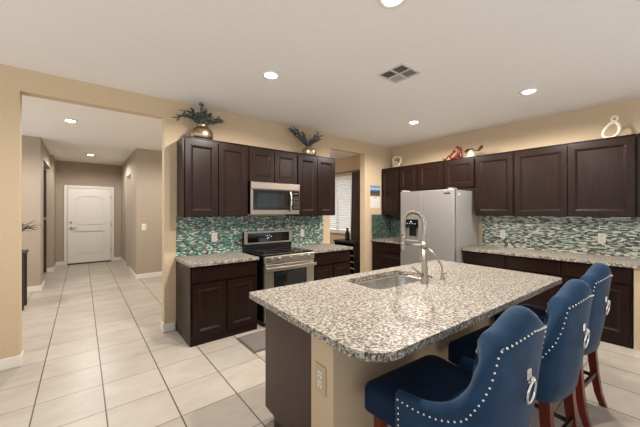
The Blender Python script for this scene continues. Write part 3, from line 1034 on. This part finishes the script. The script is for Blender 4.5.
b.obj('spray_head', M['nickel'], fa)
b = MB()
b.tube([(0, 0.015, 0.285), (0, 2 * R - 0.022, 0.285)], 0.008, 10)
pts = [(0.022 * math.cos(a * PI / 8), 2 * R + 0.022 * math.sin(a * PI / 8), 0.285) for a in range(16)]
b.tube(pts, 0.006, 8, closed=True)
b.cyl((0, 0, 0.265), (0, 0, 0.305), 0.024)
b.obj('holder_arm', M['nickel'], fa)
MB().tube([(-0.024, 0, 0.07), (-0.045, 0, 0.075), (-0.075, 0.02, 0.10), (-0.10, 0.035, 0.13)], [0.012, 0.010, 0.007, 0.006], 10).obj('lever_handle', M['nickel'], fa)
b = MB()
b.tube([(0.014, 0.03, 0.30), (0.014, 0.05, 0.22), (0.012, 0.055, 0.19), (0.01, 0.045, 0.17), (0.006, 0.02, 0.18)], 0.006, 8)
b.obj('supply_loop', M['nickel'], fa)

f2 = thing('filter_faucet', 'small curved filtered water faucet right of the spring faucet', 'faucet', (2.267, 1.228, 0.8765), IR)
b = MB()
b.lathe([(0.022, 0.0), (0.022, 0.006), (0.013, 0.012), (0.012, 0.05), (0.008, 0.055), (0.001, 0.056)])
b.obj('base', M['nickel'], f2)
b = MB()
CP = [(0, 0, 0.05), (0, 0.004, 0.09), (0, 0.035, 0.145), (0, 0.085, 0.200), (0, 0.13, 0.232), (0, 0.165, 0.236), (0, 0.185, 0.215)]
pp = [catmull(CP, k / 24) for k in range(25)]
b.tube(pp, 0.0062, 10)
b.obj('spout', M['nickel'], f2)
MB().tube([(0.010, 0, 0.035), (0.03, -0.004, 0.04), (0.045, -0.006, 0.05)], [0.006, 0.005, 0.006], 8).obj('lever', M['nickel'], f2)

# island outlet (on the tan end)
ox, oy, _ = isl(0.097, 0.447)
t = outlet('outlet', 'outlet with tan plate on the tan end of the island', 'outlet', (ox, oy, 0.575), IR - PI / 2, M['plate_tan'], s=1.25)

# kitchen mat
t = thing('floor_mat', 'grey floor mat on tiles in front of the range', 'floor mat', (1.335, 2.70, 0), math.radians(0))
MB().box(0, 1.25, 0, 0.44, 0.001, 0.010, 0.004).obj('border', M['matborder'], t)
MB().box(0.025, 1.225, 0.025, 0.415, 0.0102, 0.012, 0.001).obj('woven_field', M['mat'], t)

# ------------------------------------------------------------------ bar stools
HALF = [(-0.276, 0.06, 0.660), (-0.274, -0.03, 0.672), (-0.268, -0.10, 0.690), (-0.257, -0.155, 0.722), (-0.245, -0.195, 0.780),
        (-0.236, -0.218, 0.855), (-0.222, -0.240, 0.945), (-0.188, -0.262, 0.990), (-0.13, -0.275, 1.012), (-0.06, -0.283, 1.050), (0.0, -0.286, 1.068)]
FULL = HALF + [(-x, y, z) for x, y, z in HALF[-2::-1]]

def shell_at(t):
    x, y, z = catmull(FULL, t)
    x1, y1, _ = catmull(FULL, max(0, t - 0.01))
    x2, y2, _ = catmull(FULL, min(1, t + 0.01))
    n = Vector((y2 - y1, -(x2 - x1), 0)).normalized()   # outward
    if n.dot(Vector((x, y + 0.05, 0))) < 0:
        n = -n
    return Vector((x, y, 0)), n, z

def lean(z):
    return 0.05 * max(0.0, (z - 0.55) / 0.45)

def outer_point(t, z):
    p, n, zt_ = shell_at(t)
    back = max(0.0, min(1.0, (-p.y - 0.05) / 0.2))
    belly = -0.018 * max(0.0, (0.60 - z) / 0.15) * back
    q = p + n * belly
    return Vector((q.x * (1.0 - 0.05 * max(0, (0.6 - z) / 0.2) * back), q.y - lean(z) * back, z)), n

def make_stool(label, loc, rz):
    t = thing('bar_stool', label, 'bar stool', loc, rz, 'blue velvet bar stools at the island')
    # wrap-around backrest shell
    b = MB(); bm = b.bm
    NS = 72
    rings = []
    for i in range(NS + 1):
        u = i / NS
        p, n, zt_ = shell_at(u)
        back = max(0.0, min(1.0, (-p.y - 0.05) / 0.2))
        th = 0.052 + 0.048 * back
        zb_ = 0.47 - 0.008 * back
        ring = []
        no = 9
        for k in range(no):
            z = zb_ + (zt_ - th / 2 - zb_) * k / (no - 1)
            q, _ = outer_point(u, z)
            ring.append(q)
        for k in range(1, 8):
            a = PI * k / 8
            z = zt_ - th / 2 + math.sin(a) * th / 2
            q, _ = outer_point(u, zt_ - th / 2)
            ring.append(Vector((q.x, q.y, z)) - n * (th / 2 - math.cos(a) * th / 2))
        ni = 13
        for k in range(ni):
            z = zt_ - th / 2 + (zb_ - (zt_ - th / 2)) * k / (ni - 1)
            q, _ = outer_point(u, z)
            # tufting: diamond dimples on the inside
            tu = 0.0
            if back > 0.5 and z > 0.62:
                aa = (u - 0.5) * 44
                bb = (z - 0.62) * 44
                tu = 0.012 * (abs(math.sin((aa + bb) / 2)) * abs(math.sin((aa - bb) / 2)))
            ring.append(q - n * (th + tu))
        rings.append([bm.verts.new(v_) for v_ in ring])
    m_ = len(rings[0])
    for a, c in zip(rings, rings[1:]):
        for k in range(m_):
            f_ = bm.faces.new((a[k], a[(k + 1) % m_], c[(k + 1) % m_], c[k]))
            f_.smooth = True
    # rounded arm fronts
    for ring, sgn in ((rings[0], 1), (rings[-1], 1)):
        cen = sum((v_.co for v_ in ring), Vector()) / m_
        prev = ring
        for s_, dy in ((0.96, 0.010), (0.80, 0.018)):
            nw = [bm.verts.new(Vector((cen.x + (v_.co.x - cen.x) * s_, v_.co.y + dy, cen.z + (v_.co.z - cen.z) * (1 - (1 - s_) * 0.25)))) for v_ in ring]
            for k in range(m_):
                f_ = bm.faces.new((prev[k], prev[(k + 1) % m_], nw[(k + 1) % m_], nw[k]))
                f_.smooth = True
            prev = nw
        bm.faces.new(prev)
    br = b.obj('backrest', M['velvet'], t)
    # nailhead trim
    b = MB()
    def nail(q, n):
        b.ball(q + n * 0.001, 0.0051, u=7, v=5)
    NL = [(0, .633), (.054, .636), (.108, .648), (.153, .664), (.207, .690), (.252, .728), (.297, .778), (.322, .835), (.335, .90), (.342, .945), (.352, .957), (.43, .978), (.5, .99)]
    pts = []
    for i in range(801):
        u = i / 800
        h = min(u, 1 - u)
        for (a0, z0), (a1, z1) in zip(NL, NL[1:]):
            if a0 <= h <= a1:
                z = z0 + (z1 - z0) * (h - a0) / (a1 - a0)
                break
        pts.append(outer_point(u, z))
    start = [outer_point(0.004, z) for z in [0.60 - 0.024 * k for k in range(0, 5)]]
    end = [outer_point(0.996, z) for z in [0.60 - 0.024 * k for k in range(0, 5)]]
    for q, n in start + end:
        nail(q, n)
    last = None
    for q, n in pts:
        if last is None or (q - last).length > 0.0235:
            nail(q, n)
            last = q
    b.tube([q - n * 0.0062 for q, n in start[::-1] + pts[::8] + end], 0.0026, 5)
    b.obj('nailhead_trim', M['chrome'], br)
    # ring pull on the back
    q, n = outer_point(0.5, 0.80)
    b = MB()
    b.box(-0.016, 0.016, q.y - 0.008, q.y + 0.004, 0.795, 0.845, 0.003)
    b.ball(Vector((0, q.y - 0.014, 0.812)), 0.012)
    mt = b.obj('ring_mount', M['chrome'], br)
    q2, _ = outer_point(0.5, 0.755)
    pts = [(0.032 * math.sin(a * PI / 14), q2.y - 0.016 - 0.006 * math.cos(a * PI / 14), 0.764 + 0.043 * math.cos(a * PI / 14)) for a in range(28)]
    o_ = MB().tube(pts, 0.0055, 8, closed=True).obj('ring_pull', M['chrome'], br)
    # seat: crowned cushion over a boxed rail
    b = MB(); bm = b.bm
    def outline(g):
        r = 0.05
        x0, x1, y0, y1 = -0.278 + g, 0.278 - g, -0.20 + g, 0.29 - g
        return arc(x0 + r, y0 + r, r, 180, 270, 5) + arc(x1 - r, y0 + r, r, 270, 360, 5) + arc(x1 - r, y1 - r, r, 0, 90, 5) + arc(x0 + r, y1 - r, r, 90, 180, 5)
    def tap(pts):   # narrower towards the back
        return [(x * (1 - 0.22 * max(0, (0.05 - y) / 0.25)), y) for x, y in pts]
    prof = [(0.012, 0.475), (0.0, 0.485), (0.0, 0.57), (0.006, 0.588), (0.022, 0.600), (0.06, 0.608), (0.13, 0.613)]
    lps = [loop2(bm, tap(outline(g)), z) for g, z in prof]
    for a, c in zip(lps, lps[1:]):
        for i in range(len(a)):
            j = (i + 1) % len(a)
            f_ = bm.faces.new((a[i], a[j], c[j], c[i])); f_.smooth = True
    bm.faces.new(lps[0][::-1])
    f_ = bm.faces.new(lps[-1]); f_.smooth = True
    b.obj('seat', M['seatvelvet'], t)
    # legs
    for sx in (-1, 1):
        b = MB()
        leg_tube(b, [(sx * 0.205, 0.225, 0.475), (sx * 0.205, 0.228, 0.25), (sx * 0.208, 0.232, 0.0)], [0.023, 0.021, 0.016])
        b.obj('leg', M['mahogany'], t)
        b = MB()
        leg_tube(b, [(sx * 0.165, -0.205, 0.475), (sx * 0.168, -0.210, 0.36), (sx * 0.174, -0.222, 0.22), (sx * 0.180, -0.240, 0.09), (sx * 0.186, -0.266, 0.0)], [0.025, 0.024, 0.022, 0.020, 0.018])
        b.obj('leg', M['mahogany'], t)
    b = MB(); b.box(-0.19, 0.19, 0.218, 0.240, 0.15, 0.185, 0.003); b.obj('stretcher', M['darkwood'], t)
    b = MB(); b.box(-0.16, 0.16, -0.236, -0.216, 0.215, 0.245, 0.003); b.obj('stretcher', M['darkwood'], t)
    for sx in (-1, 1):
        b = MB()
        b.tube([(sx * 0.178, -0.225, 0.20), (sx * 0.205, 0.222, 0.20)], 0.015, 4)
        b.obj('stretcher', M['darkwood'], t)
    return t

def loop2(bm, pts, z):
    return [bm.verts.new((x, y, z)) for x, y in pts]

def leg_tube(b, pts, rad):
    """square-section leg"""
    bm = b.bm
    rings = []
    for p, r in zip(pts, rad):
        rings.append([bm.verts.new((p[0] + sx * r, p[1] + sy * r, p[2])) for sx, sy in ((-1, -1), (1, -1), (1, 1), (-1, 1))])
    for a, c in zip(rings, rings[1:]):
        for k in range(4):
            bm.faces.new((a[k], a[(k + 1) % 4], c[(k + 1) % 4], c[k]))
    bm.faces.new(rings[0][::-1]); bm.faces.new(rings[-1])

SR = math.radians(-4.5)
s1 = make_stool('blue velvet bar stool nearest the camera at the rounded counter corner', (1.302, 0.675, 0), SR)
copy_thing(s1, (2.04, 0.64, 0), SR, 'middle one of the three blue velvet bar stools')
copy_thing(s1, (2.80, 0.65, 0), SR, 'blue velvet bar stool farthest along the island by right base cabinets')

# ------------------------------------------------------------------ ornaments on top of the cabinets
def leaf(b, p, d, ln, wd):
    d = d.normalized()
    s = d.cross(Vector((0, 0, 1)))
    if s.length < 0.05:
        s = Vector((1, 0, 0))
    s.normalize()
    n_ = s.cross(d)
    rows = []
    for k, wf in ((0, 0.15), (0.3, 0.9), (0.6, 1.0), (0.85, 0.55), (1, 0.05)):
        c = p + d * ln * k + Vector((0, 0, -0.25 * ln * k * k))
        rows.append([b.bm.verts.new(c - s * wd * wf), b.bm.verts.new(c + n_ * 0.006), b.bm.verts.new(c + s * wd * wf)])
    for a, c in zip(rows, rows[1:]):
        b.bm.faces.new((a[0], a[1], c[1], c[0]))
        b.bm.faces.new((a[1], a[2], c[2], c[1]))

def branch(b_st, b_lf, tip, bend, n, ln, wd, p0=Vector((0, 0, 0.12))):
    tip = Vector(tip); bend = Vector(bend)
    pts = []
    for k in range(9):
        f = k / 8
        pts.append(p0 * (1 - f) ** 2 + bend * 2 * f * (1 - f) + tip * f * f)
    b_st.tube(pts, [0.006 - 0.0035 * k / 8 for k in range(9)], 6)
    for k in range(n):
        f = 0.25 + 0.75 * k / max(1, n - 1)
        p = p0 * (1 - f) ** 2 + bend * 2 * f * (1 - f) + tip * f * f
        tn = (bend - p0) * (1 - f) + (tip - bend) * f
        side = Vector((random.uniform(-1, 1), random.uniform(-1, 1), random.uniform(-0.5, 0.9)))
        leaf(b_lf, p, tn.normalized() * 0.9 + side * 0.8, ln * random.uniform(0.7, 1.2), wd * random.uniform(0.7, 1.2))

va = thing('vase_arrangement', 'round brass vase of dark teal leafy sprays above the left cabinet', 'vase', (1.125, 3.655, UZ1))
MB().lathe([(0.10, 0.0), (0.122, 0.012), (0.132, 0.06), (0.128, 0.105), (0.10, 0.138), (0.066, 0.155), (0.060, 0.178), (0.070, 0.190), (0.060, 0.190), (0.048, 0.17), (0.001, 0.16)]).obj('vase', M['brass'], va)
bs, bl_ = MB(), MB()
for tip, bend, n in (((-0.26, 0.0, 0.235), (-0.12, -0.02, 0.30), 16), ((-0.16, 0.0, 0.26), (-0.08, 0.02, 0.26), 14), ((0.0, 0.0, 0.43), (0.0, 0.0, 0.3), 16), ((0.05, -0.02, 0.36), (0.0, 0.0, 0.28), 12),
                     ((0.20, 0.0, 0.255), (0.10, 0.0, 0.24), 16), ((0.15, -0.03, 0.27), (0.06, 0.0, 0.24), 14), ((-0.05, -0.08, 0.29), (0, -0.04, 0.26), 12), ((0.06, 0.06, 0.30), (0.02, 0.03, 0.26), 12), ((0.10, 0.02, 0.33), (0.05, 0, 0.28), 14), ((-0.10, 0.0, 0.34), (-0.05, 0, 0.28), 14), ((-0.20, -0.03, 0.31), (-0.10, 0, 0.32), 14), ((0.23, 0.02, 0.31), (0.12, 0, 0.30), 14), ((0.03, 0.0, 0.30), (0.02, 0, 0.25), 12)):
    branch(bs, bl_, tip, bend, n + 8, 0.066, 0.017, Vector((0, 0, 0.165)))
bs.obj('stem', M['stem'], va)
bl_.obj('foliage', M['leaf'], va)

vb = thing('vase_arrangement', 'short brass vase of long slate feathery sprays above the microwave cabinets', 'vase', (2.742, 3.665, UZ1))
MB().lathe([(0.10, 0.0), (0.112, 0.010), (0.114, 0.095), (0.104, 0.112), (0.06, 0.122), (0.052, 0.134), (0.058, 0.142), (0.048, 0.139), (0.001, 0.12)]).obj('vase', M['brass'], vb)
bs, bl_ = MB(), MB()
for tip, bend, n in (((-0.35, 0.0, 0.37), (-0.16, 0.0, 0.30), 26), ((-0.25, 0.02, 0.40), (-0.12, 0.0, 0.28), 24), ((-0.14, -0.02, 0.34), (-0.07, 0.0, 0.24), 20),
                     ((0.26, 0.0, 0.36), (0.06, 0.0, 0.28), 22), ((0.15, -0.02, 0.38), (0.08, 0.0, 0.26), 18), ((0.0, -0.05, 0.24), (0, -0.02, 0.2), 14), ((-0.30, 0.0, 0.33), (-0.15, 0.02, 0.24), 18), ((-0.08, 0.02, 0.26), (-0.04, 0, 0.2), 14), ((0.08, 0.0, 0.27), (0.04, 0, 0.2), 14), ((0.20, 0.02, 0.30), (0.08, 0, 0.22), 14)):
    branch(bs, bl_, tip, bend, n + 12, 0.056, 0.016, Vector((0, 0, 0.125)))
bs.obj('stem', M['stem'], vb)
bl_.obj('foliage', M['leaf_blue'], vb)

# white knotted ring in the corner
kn = thing('knot_sculpture', 'cream knotted ring ornament above the corner cabinet', 'ornament', (4.86, 3.58, UZ1), RB)
pts = []
for k in range(48):
    a = 2 * PI * k / 48
    pts.append((0.085 * math.sin(a), 0.03 * math.sin(2 * a), 0.125 + 0.105 * math.cos(a)))
MB().tube(pts, 0.020, 10, closed=True).obj('large_ring', M['cream'], kn)
pts = [(-0.075 + 0.05 * math.cos(2 * PI * k / 32), 0.045 + 0.01 * math.sin(4 * PI * k / 32), 0.078 + 0.06 * math.sin(2 * PI * k / 32)) for k in range(32)]
MB().tube(pts, 0.018, 10, closed=True).obj('small_ring', M['cream'], kn)

# red glass creature and its darker companion
ra = thing('glass_figurine', 'red and brown curled glass figurine above the refrigerator cabinet', 'figurine', (4.80, 2.40, UZ1), RB)
b = MB()
b.tube([(-0.20, 0, 0.055), (-0.17, 0, 0.022), (-0.12, 0.01, 0.05), (-0.09, 0.0, 0.085), (-0.05, 0, 0.03), (0.0, 0, 0.03), (0.06, 0, 0.06), (0.10, 0, 0.11), (0.10, 0, 0.17), (0.06, 0, 0.205), (0.01, 0, 0.195)],
       [0.008, 0.012, 0.013, 0.014, 0.016, 0.020, 0.034, 0.040, 0.033, 0.022, 0.008], 12)
b.obj('body', M['redglass'], ra)
b = MB()
b.tube([(0.02, 0, 0.15), (-0.04, 0.0, 0.11), (-0.06, 0, 0.06)], [0.025, 0.022, 0.010], 8)
b.tube([(0.10, 0, 0.12), (0.12, 0.01, 0.05), (0.11, 0.0, 0.012)], [0.03, 0.02, 0.016], 8)
b.tube([(0.05, 0, 0.06), (0.03, -0.02, 0.03), (0.02, -0.02, 0.012)], [0.025, 0.016, 0.012], 8)
b.obj('limbs', M['redglass'], ra)
rb = thing('glass_figurine', 'dark amber wavy glass figurine on pale base beside the red one', 'figurine', (4.80, 2.12, UZ1), RB)
MB().tube([(-0.10, 0, 0.10), (-0.06, 0, 0.135), (-0.01, 0, 0.14), (0.05, 0, 0.115), (0.11, 0, 0.11), (0.155, 0, 0.14), (0.16, 0, 0.17)], [0.010, 0.018, 0.02, 0.018, 0.022, 0.026, 0.01], 10).obj('body', M['amber'], rb)
MB().lathe([(0.07, 0.0), (0.075, 0.01), (0.06, 0.06), (0.04, 0.10), (0.012, 0.125), (0.001, 0.126)], (0.0, 0, 0), 18).obj('base', M['frost'], rb)

# white looped ornament
wl = thing('loop_sculpture', 'white ornament of one large loop and one small loop above right cabinets', 'ornament', (4.84, 0.535, UZ1), RB)
pts = []
for k in range(40):
    a = 2 * PI * k / 40
    r = 0.088 + 0.014 * math.cos(a) - 0.0 * math.sin(a)
    pts.append((0.066 * math.sin(a) * (1 - 0.25 * math.cos(a)) + 0.018 * math.cos(a), 0, 0.105 + 0.088 * math.cos(a)))
MB().tube(pts, 0.0165, 10, closed=True).obj('large_loop', M['cream'], wl)
pts = [(0.026 + 0.025 * math.sin(2 * PI * k / 24), 0, 0.232 + 0.03 * math.cos(2 * PI * k / 24)) for k in range(24)]
MB().tube(pts, 0.011, 10, closed=True).obj('small_loop', M['cream'], wl)

# ------------------------------------------------------------------ wall calendar
ca = thing('wall_calendar', 'wall calendar with mountain photo above a white month page', 'calendar', (4.363, YA, 1.49))
MB().box(0, 0.285, -0.005, -0.001, 0.225, 0.435).obj('picture_page', M['picture'], ca, None)
ca.children[0].location = (0, 0, 0)
pg = MB().box(0, 0.285, -0.004, -0.001, 0, 0.221).obj('month_page', M['paper'], ca)
b = MB()
for i in range(8):
    x = 0.018 + i * 0.0356
    b.box(x - 0.0008, x + 0.0008, -0.0046, -0.0041, 0.012, 0.175)
for j in range(6):
    z = 0.012 + j * 0.0326
    b.box(0.018, 0.267, -0.0046, -0.0041, z - 0.0008, z + 0.0008)
b.box(0.09, 0.195, -0.0046, -0.0041, 0.188, 0.204)
b.obj('month_grid', M['ink'], pg)

# ------------------------------------------------------------------ next room: curtain, rod, wine shelf
ro = thing('curtain_rod', 'dark curtain rod above the window in the next room', 'curtain rod', (4.93, 4.5, 2.36))
MB().cyl((0, 0.0, 0), (0, 1.75, 0), 0.012).obj('rod', M['iron'], ro)
MB().ball((0, -0.02, 0), 0.025).obj('finial', M['iron'], ro)
for y in (0.12, 1.6):
    MB().box(-0.008, 0.089, y - 0.008, y + 0.008, -0.022, -0.012).obj('bracket', M['iron'], ro)
b = MB(); bm = b.bm
rows = []
for zi in range(8):
    f = zi / 7
    z = 2.335 - f * 2.30
    wsc = 0.9 + 0.25 * f
    row = []
    for k in range(49):
        u = k / 48
        row.append(bm.verts.new((4.93 + 0.028 * math.sin(u * 2 * PI * 6), 4.66 + (u - 0.3) * 0.36 * wsc, z)))
    rows.append(row)
for a, c in zip(rows, rows[1:]):
    for k in range(48):
        f_ = bm.faces.new((a[k], a[k + 1], c[k + 1], c[k])); f_.smooth = True
o = b.obj('curtain', M['curtain'])
sm = o.modifiers.new('cloth', 'SOLIDIFY'); sm.thickness = 0.004
tag(o, 'dark brown curtain hanging beside the window in the next room', 'curtain')

ws = thing('wine_shelf', 'dark shelf unit below the curtain in the next room', 'shelf', (4.66, 4.66, 0))
MB().box(-0.22, 0.20, -0.32, 0.35, 0.735, 0.775, 0.004).obj('top_board', M['iron'], ws)
b = MB()
b.box(-0.20, 0.18, -0.30, -0.28, 0, 0.735)
b.box(-0.20, 0.18, 0.31, 0.33, 0, 0.735)
b.box(0.16, 0.18, -0.28, 0.31, 0.02, 0.735)
b.obj('side_panel', M['iron'], ws)
for i in range(5):
    z = 0.06 + i * 0.135
    MB().box(-0.19, 0.158, -0.279, 0.309, z, z + 0.014).obj('shelf_board', M['iron'], ws)
    MB().box(-0.203, -0.192, -0.279, 0.309, z, z + 0.018).obj('shelf_rail', M['steel'], ws)
for i, (x, y) in enumerate(((4.60, 4.70), (4.66, 4.80))):
    g = MB().lathe([(0.036, 0), (0.038, 0.01), (0.038, 0.15), (0.014, 0.20), (0.014, 0.27), (0.001, 0.271)], (0, 0, 0), 16).obj('bottle', M['bottle'], None, (x, y, 0.776))
    tag(g, ['dark bottle on the shelf unit nearer the doorway edge', 'dark bottle on the shelf unit farther back near the window'][i], 'bottle', 'bottles on the shelf unit')

# ------------------------------------------------------------------ entry console left of the hall
ct_ = thing('console_table', 'dark framed console table at left edge of the hall', 'table', (-0.635, 5.95, 0), 0)
MB().box(-0.95, -0.0, -0.02, 0.36, 0.80, 0.835, 0.003).obj('tabletop', M['iron'], ct_)
for x, y in ((-0.03, 0.0), (-0.03, 0.31), (-0.92, 0.0), (-0.92, 0.31)):
    MB().box(x - 0.015, x + 0.015, y, y + 0.03, 0, 0.80).obj('leg', M['iron'], ct_)
b = MB()
for i in range(12):
    x = -0.90 + i * 0.07
    b.tube([(x, 0.015, 0.06), (x + 0.07, 0.015, 0.43), (x, 0.015, 0.78)], 0.007, 5)
b.obj('lattice_front', M['mirror_tile'], ct_)
lf = thing('leaf_arrangement', 'charcoal leaves in pale vase on the console table', 'vase', (-0.76, 6.12, 0.836))
MB().lathe([(0.05, 0), (0.07, 0.03), (0.07, 0.12), (0.04, 0.18), (0.045, 0.21), (0.03, 0.20), (0.001, 0.19)], n=18).obj('vase', M['cream'], lf)
bs, bl_ = MB(), MB()
for tip, bend in (((0.20, 0, 0.37), (0.06, 0, 0.36)), ((0.16, -0.05, 0.33), (0.05, 0, 0.33)), ((-0.2, 0, 0.36), (-0.05, 0, 0.36)), ((0.14, 0.06, 0.40), (0.04, 0.02, 0.36))):
    branch(bs, bl_, tip, bend, 10, 0.11, 0.03, Vector((0, 0, 0.18)))
bs.obj('stem', M['stem'], lf)
bl_.obj('foliage', M['feather'], lf)
